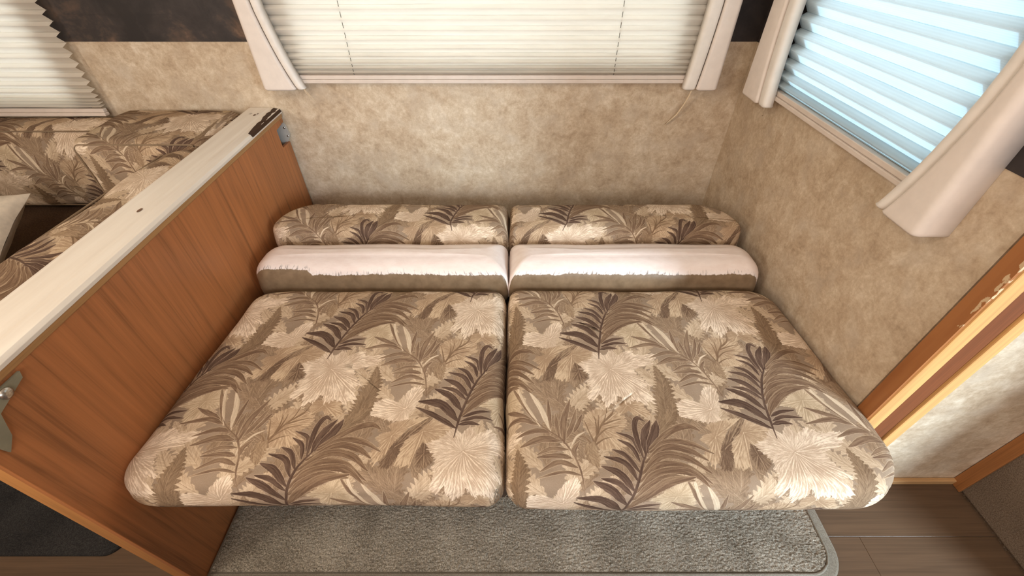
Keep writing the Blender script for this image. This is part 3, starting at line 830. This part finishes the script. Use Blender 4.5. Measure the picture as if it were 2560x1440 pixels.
o = slab('back_cushion', FABRIC, sofa, -.0075, .748, 1.113, 1.288, .533, .14, (.02, .05, .13, .03), .035, .03, .004, (.165, 1.118), .0025, seed=22)
o['label'] = 'right floral back cushion'
boxes('base_frame', [(-.735, .74, .50, .93, .03, .312), (-.72, .72, .93, 1.29, .12, .365), (-.72, .72, 1.12, 1.28, .30, .390)], DARKBOX, sofa, .004)
# frayed threads at the split between the two seat cushions' front corners
fr = random.Random(9)
for k in range(16):
    x = -.0135 + fr.uniform(-.022, .022); z = .425 + fr.uniform(-.03, .015); y = .345 + fr.uniform(-.006, .012)
    pts = [(x, y, z)]
    for j in range(4):
        pts.append((pts[-1][0] + fr.uniform(-.006, .006), pts[-1][1] - .0015 + fr.uniform(-.003, .003), pts[-1][2] - .004 + fr.uniform(-.006, .006)))
    tube('frayed_thread', pts, .0006, CORD, sofa, 4)

# ------------------------------------------------------------------ grey rug on the floor
rug = empty('rug', (0.03, .56, 0), label='grey bound floor rug with a rounded corner lying under the sofa', cat='rug')
def flat_pad(name, x0, x1, y0, y1, r, z0, z1, mat, parent, noise_amp=0.0, step=.004):
    P, N = outline(x0, x1, y0, y1, r, 10, 4)
    bm = bmesh.new()
    e = min(.006, (z1 - z0) * .8)
    rows = [(0, z0), (0, z1 - e), (e * .3, z1 - e * .3), (e, z1)]
    R = [[bm.verts.new((p[0] - n[0] * i, p[1] - n[1] * i, z)) for p, n in zip(P, N)] for i, z in rows]
    for a, b in zip(R, R[1:]):
        for i in range(len(P)): bm.faces.new((a[i], a[(i + 1) % len(P)], b[(i + 1) % len(P)], b[i]))
    bm.faces.new(R[-1]); bm.faces.new(R[0][::-1])
    return bm_obj(name, bm, mat, parent)
flat_pad('rug_border', -.782, .862, .296, .86, (.02, .085, .03, .02), .001, .009, RUGB, rug)
flat_pad('rug_backing', -.778, .836, .316, .845, (.02, .07, .03, .02), .0091, .0125, RUGB, rug)
# looped pile: a finely humped sheet
nx, ny = 520, 150
X = np.linspace(-.770, .830, nx); Y = np.linspace(.322, .62, ny)
G = np.random.RandomState(2).rand(ny, nx)
GX, GY = np.meshgrid(X, Y)
cr = .062
dx = np.maximum(0, GX - (.830 - cr)); dy = np.maximum(0, (.322 + cr) - GY)
inside = np.hypot(dx, dy) < cr - .0005
Z = .0128 + .0045 * G
keep = inside
idx = -np.ones((ny, nx), int)
idx[keep] = np.arange(keep.sum())
Vv = np.stack([GX[keep] + (G[keep] - .5) * .002, GY[keep], Z[keep]], 1)
Ff = [(idx[j, i], idx[j, i + 1], idx[j + 1, i + 1], idx[j + 1, i]) for j in range(ny - 1) for i in range(nx - 1)
      if keep[j, i] and keep[j, i + 1] and keep[j + 1, i] and keep[j + 1, i + 1]]
pile = raw('rug_pile', Vv.tolist(), [tuple(int(q) for q in f) for f in Ff], RUGM, rug, True)
pile['kind'] = 'stuff'
edge = [(-.77, .318, .0135)] + [(.832 - .066 + .066 * math.sin(a), .318 + .066 - .066 * math.cos(a), .0135) for a in np.linspace(0, math.pi / 2, 12)] + [(.832, .62, .0135)]
tube('rug_piping', edge, .0035, RUGB, rug, 8)

# ------------------------------------------------------------------ right side: trims, wall panel foot, carpeted wall
t1 = tag(box('trim_1', XR - .006, XR - .0008, .497, .528, .02, 1.99, None), kind='structure')
def m_peel():
    k = NT('peeling_brown_trim')
    f = k.noise(k.mapped((12, 12, 1.2)), 1.6, 4)
    c = k.ramp(f, [(0.35, (138, 84, 46)), (0.6, (160, 104, 60))])
    sep = k.n('ShaderNodeSeparateXYZ', {'Vector': k.coord()})
    fl = k.noise(k.mapped((120, 120, 60)), 1.0, 3, 0.6)
    bias = k.math('MULTIPLY', k.step(sep.outputs[2], .50, .80), k.step(sep.outputs[1], .516, .503))
    c = k.mix(k.math('MULTIPLY', k.step(k.math('MULTIPLY', fl, bias), .50, .53), .9), c, (206, 178, 140))
    return k.col(c, 0.45, 0.3)
t1.data.materials.append(m_peel())
def trim(i, b, mat, bev=.0015): return tag(box('trim_%d' % i, *b, mat, None, bev), kind='structure')
trim(2, (XR - .0005, XR + .032, .494, .533, .02, 1.99), TRIM_LIGHT, .003)
trim(3, (XR + .0325, XR + .0845, .503, .561, .02, 1.99), TRIM_DARK)
trim(4, (XR + .085, XR + .113, .497, .561, .02, 1.99), TRIM_LIGHT, .003)
tag(box('baseboard_return', XR + .114, 1.316, .550, .5615, .001, .022, BASE_LIGHT, None, .002), kind='structure')
wall_carpet = tag(box('wall_carpeted', 1.320, 1.60, .12, .561, .004, 1.995, WALLCARPET, None, .006), kind='structure')
trim(5, (1.3125, 1.3195, .527, .561, .002, 1.99), TRIM_BROWN)
fz = random.Random(21)
V, F = [], []
for i in range(420):
    y = fz.uniform(.13, .55); z0 = .004 + fz.random() * .004; L = fz.uniform(.004, .014)
    x = 1.3195
    b = len(V)
    V += [(x, y, z0), (x, y + .0015, z0), (x - L * fz.uniform(.2, 1), y + fz.uniform(-.006, .006), z0 + L * fz.uniform(-.2, .5))]
    F.append((b, b + 1, b + 2))
fray = raw('carpet_fray', V, F, WALLCARPET, wall_carpet)
fray['kind'] = 'stuff'

# ------------------------------------------------------------------ bench behind the partition
bench = empty('dinette_bench', (-1.5, 1.0, 0), label='dark brown bench seat behind the oak partition at far left', cat='bench')
slab('bench_seat', VELVET, bench, -2.06, -.92, .62, 1.512, .439, .10, (.03, .03, .03, .03), .03, .02, .0, wob=.001, seed=31)
box('bench_base', -2.05, -.93, .66, 1.50, .002, .338, DARKBOX, bench, .004)
def lean(v, y0, z0, k):
    return (v[0], v[1] + (v[2] - z0) * k, v[2])
def cushion(label, x0, x1, y0, y1, z0, z1, r, uv0, axis, rot=0.0, seed=0, slant=0.0):
    """an upright cushion: a slab stood on its edge, its big face looking along -y or -x"""
    c = Vector(((x0 + x1) / 2, (y0 + y1) / 2, (z0 + z1) / 2))
    root = empty('bench_cushion', (c.x, c.y, z0), label=label, cat='cushion', group='floral cushions on the bench')
    if axis == 'y':
        w, h, t = x1 - x0, z1 - z0, y1 - y0
        def xf(v):
            a, b, d = v                      # a across, b up, d towards the room
            q = Vector((a, -d, b))
            q.y += slant * (b + h / 2)
            q = Matrix.Rotation(rot, 3, 'Z') @ q
            return tuple(c + q)
    else:
        w, h, t = y1 - y0, z1 - z0, x1 - x0
        def xf(v):
            a, b, d = v
            q = Vector((-d, -a, b))
            q.x += slant * (b + h / 2)
            return tuple(c + q)
    o = slab('cushion_body', FABRIC, root, -w / 2, w / 2, -h / 2, h / 2, t / 2, t, r, min(.045, t * .42), .02, .018, uv0, .006, seed=seed, xf=xf)
    et = min(.045, t * .42)
    P, N = outline(-w / 2, w / 2, -h / 2, h / 2, r, 6, 6)
    I, _ = outline(-w / 2 + et, w / 2 - et, -h / 2 + et, h / 2 - et, [max(q - et, .004) for q in r], 6, 6)
    q = I + (P - I) * 0.72 + N * .001
    pts = [xf((a, b, t / 2 - et * .29)) for a, b in q]
    tube('piping', pts + pts[:1], .0026, PIPE, root, 6)
    return root
cushion('long floral cushion standing against the back wall under the left shade', -2.08, -1.352, 1.375, 1.500, .448, .742, (.03, .03, .06, .06), (-.12, -.02), 'y', seed=41, slant=.05)
cushion('boxy floral corner cushion between the left shade and the partition', -1.335, -.935, 1.215, 1.500, .448, .768, (.03, .03, .03, .03), (.05, -.06), 'y', seed=47)
cushion('long floral cushion leaning along the bench side of the partition', -1.030, -.910, .40, 1.205, .448, .762, (.03, .03, .05, .05), (0.1, 0.05), 'x', seed=53)

pil = empty('throw_pillow', (-1.62, .94, .45), label='pale linen throw pillow on the dark bench at the left edge', cat='pillow')
def pillow(name, c, w, h, t, rot, tilt, mat, parent):
    V, F, U = [], [], []
    n = 28
    M = Matrix.Translation(Vector(c)) @ Matrix.Rotation(rot, 4, 'Z') @ Matrix.Rotation(tilt, 4, 'X') @ Matrix.Rotation(math.radians(-10), 4, 'Z')
    for sgn in (1, -1):
        for j in range(n + 1):
            for i in range(n + 1):
                a = i / n * 2 - 1; b = j / n * 2 - 1
                pin = 1 - .10 * (1 - a * a) * b * b - .0
                pin2 = 1 - .10 * (1 - b * b) * a * a
                d = t * .5 * (max(0, (1 - a * a)) * max(0, (1 - b * b))) ** .42
                V.append(M @ Vector((a * w / 2 * pin2, b * h / 2 * pin, sgn * d + .004 * mn.noise(Vector((a * 3, b * 3, sgn))))))
    dz = .462 - min(v.z for v in V)              # rest it on the bench seat
    V = [v + Vector((0, 0, dz)) for v in V]
    k = (n + 1) ** 2
    for s in (0, 1):
        for j in range(n):
            for i in range(n):
                q = s * k + j * (n + 1) + i
                f = (q, q + 1, q + n + 2, q + n + 1)
                F.append(f if s == 0 else f[::-1])
    return raw(name, V, F, mat, parent, True)
pillow('pillow_body', (-1.615, .94, .572), .38, .38, .12, math.radians(15), math.radians(30), LINEN, pil)

# ------------------------------------------------------------------ dark mat at the foot of the partition
mat = tag(flat_pad('floor_mat', -2.05, -1.045, .362, .64, (.02, .04, .02, .02), .001, .012, MATM, None), 'charcoal floor mat left of the partition foot', 'mat')
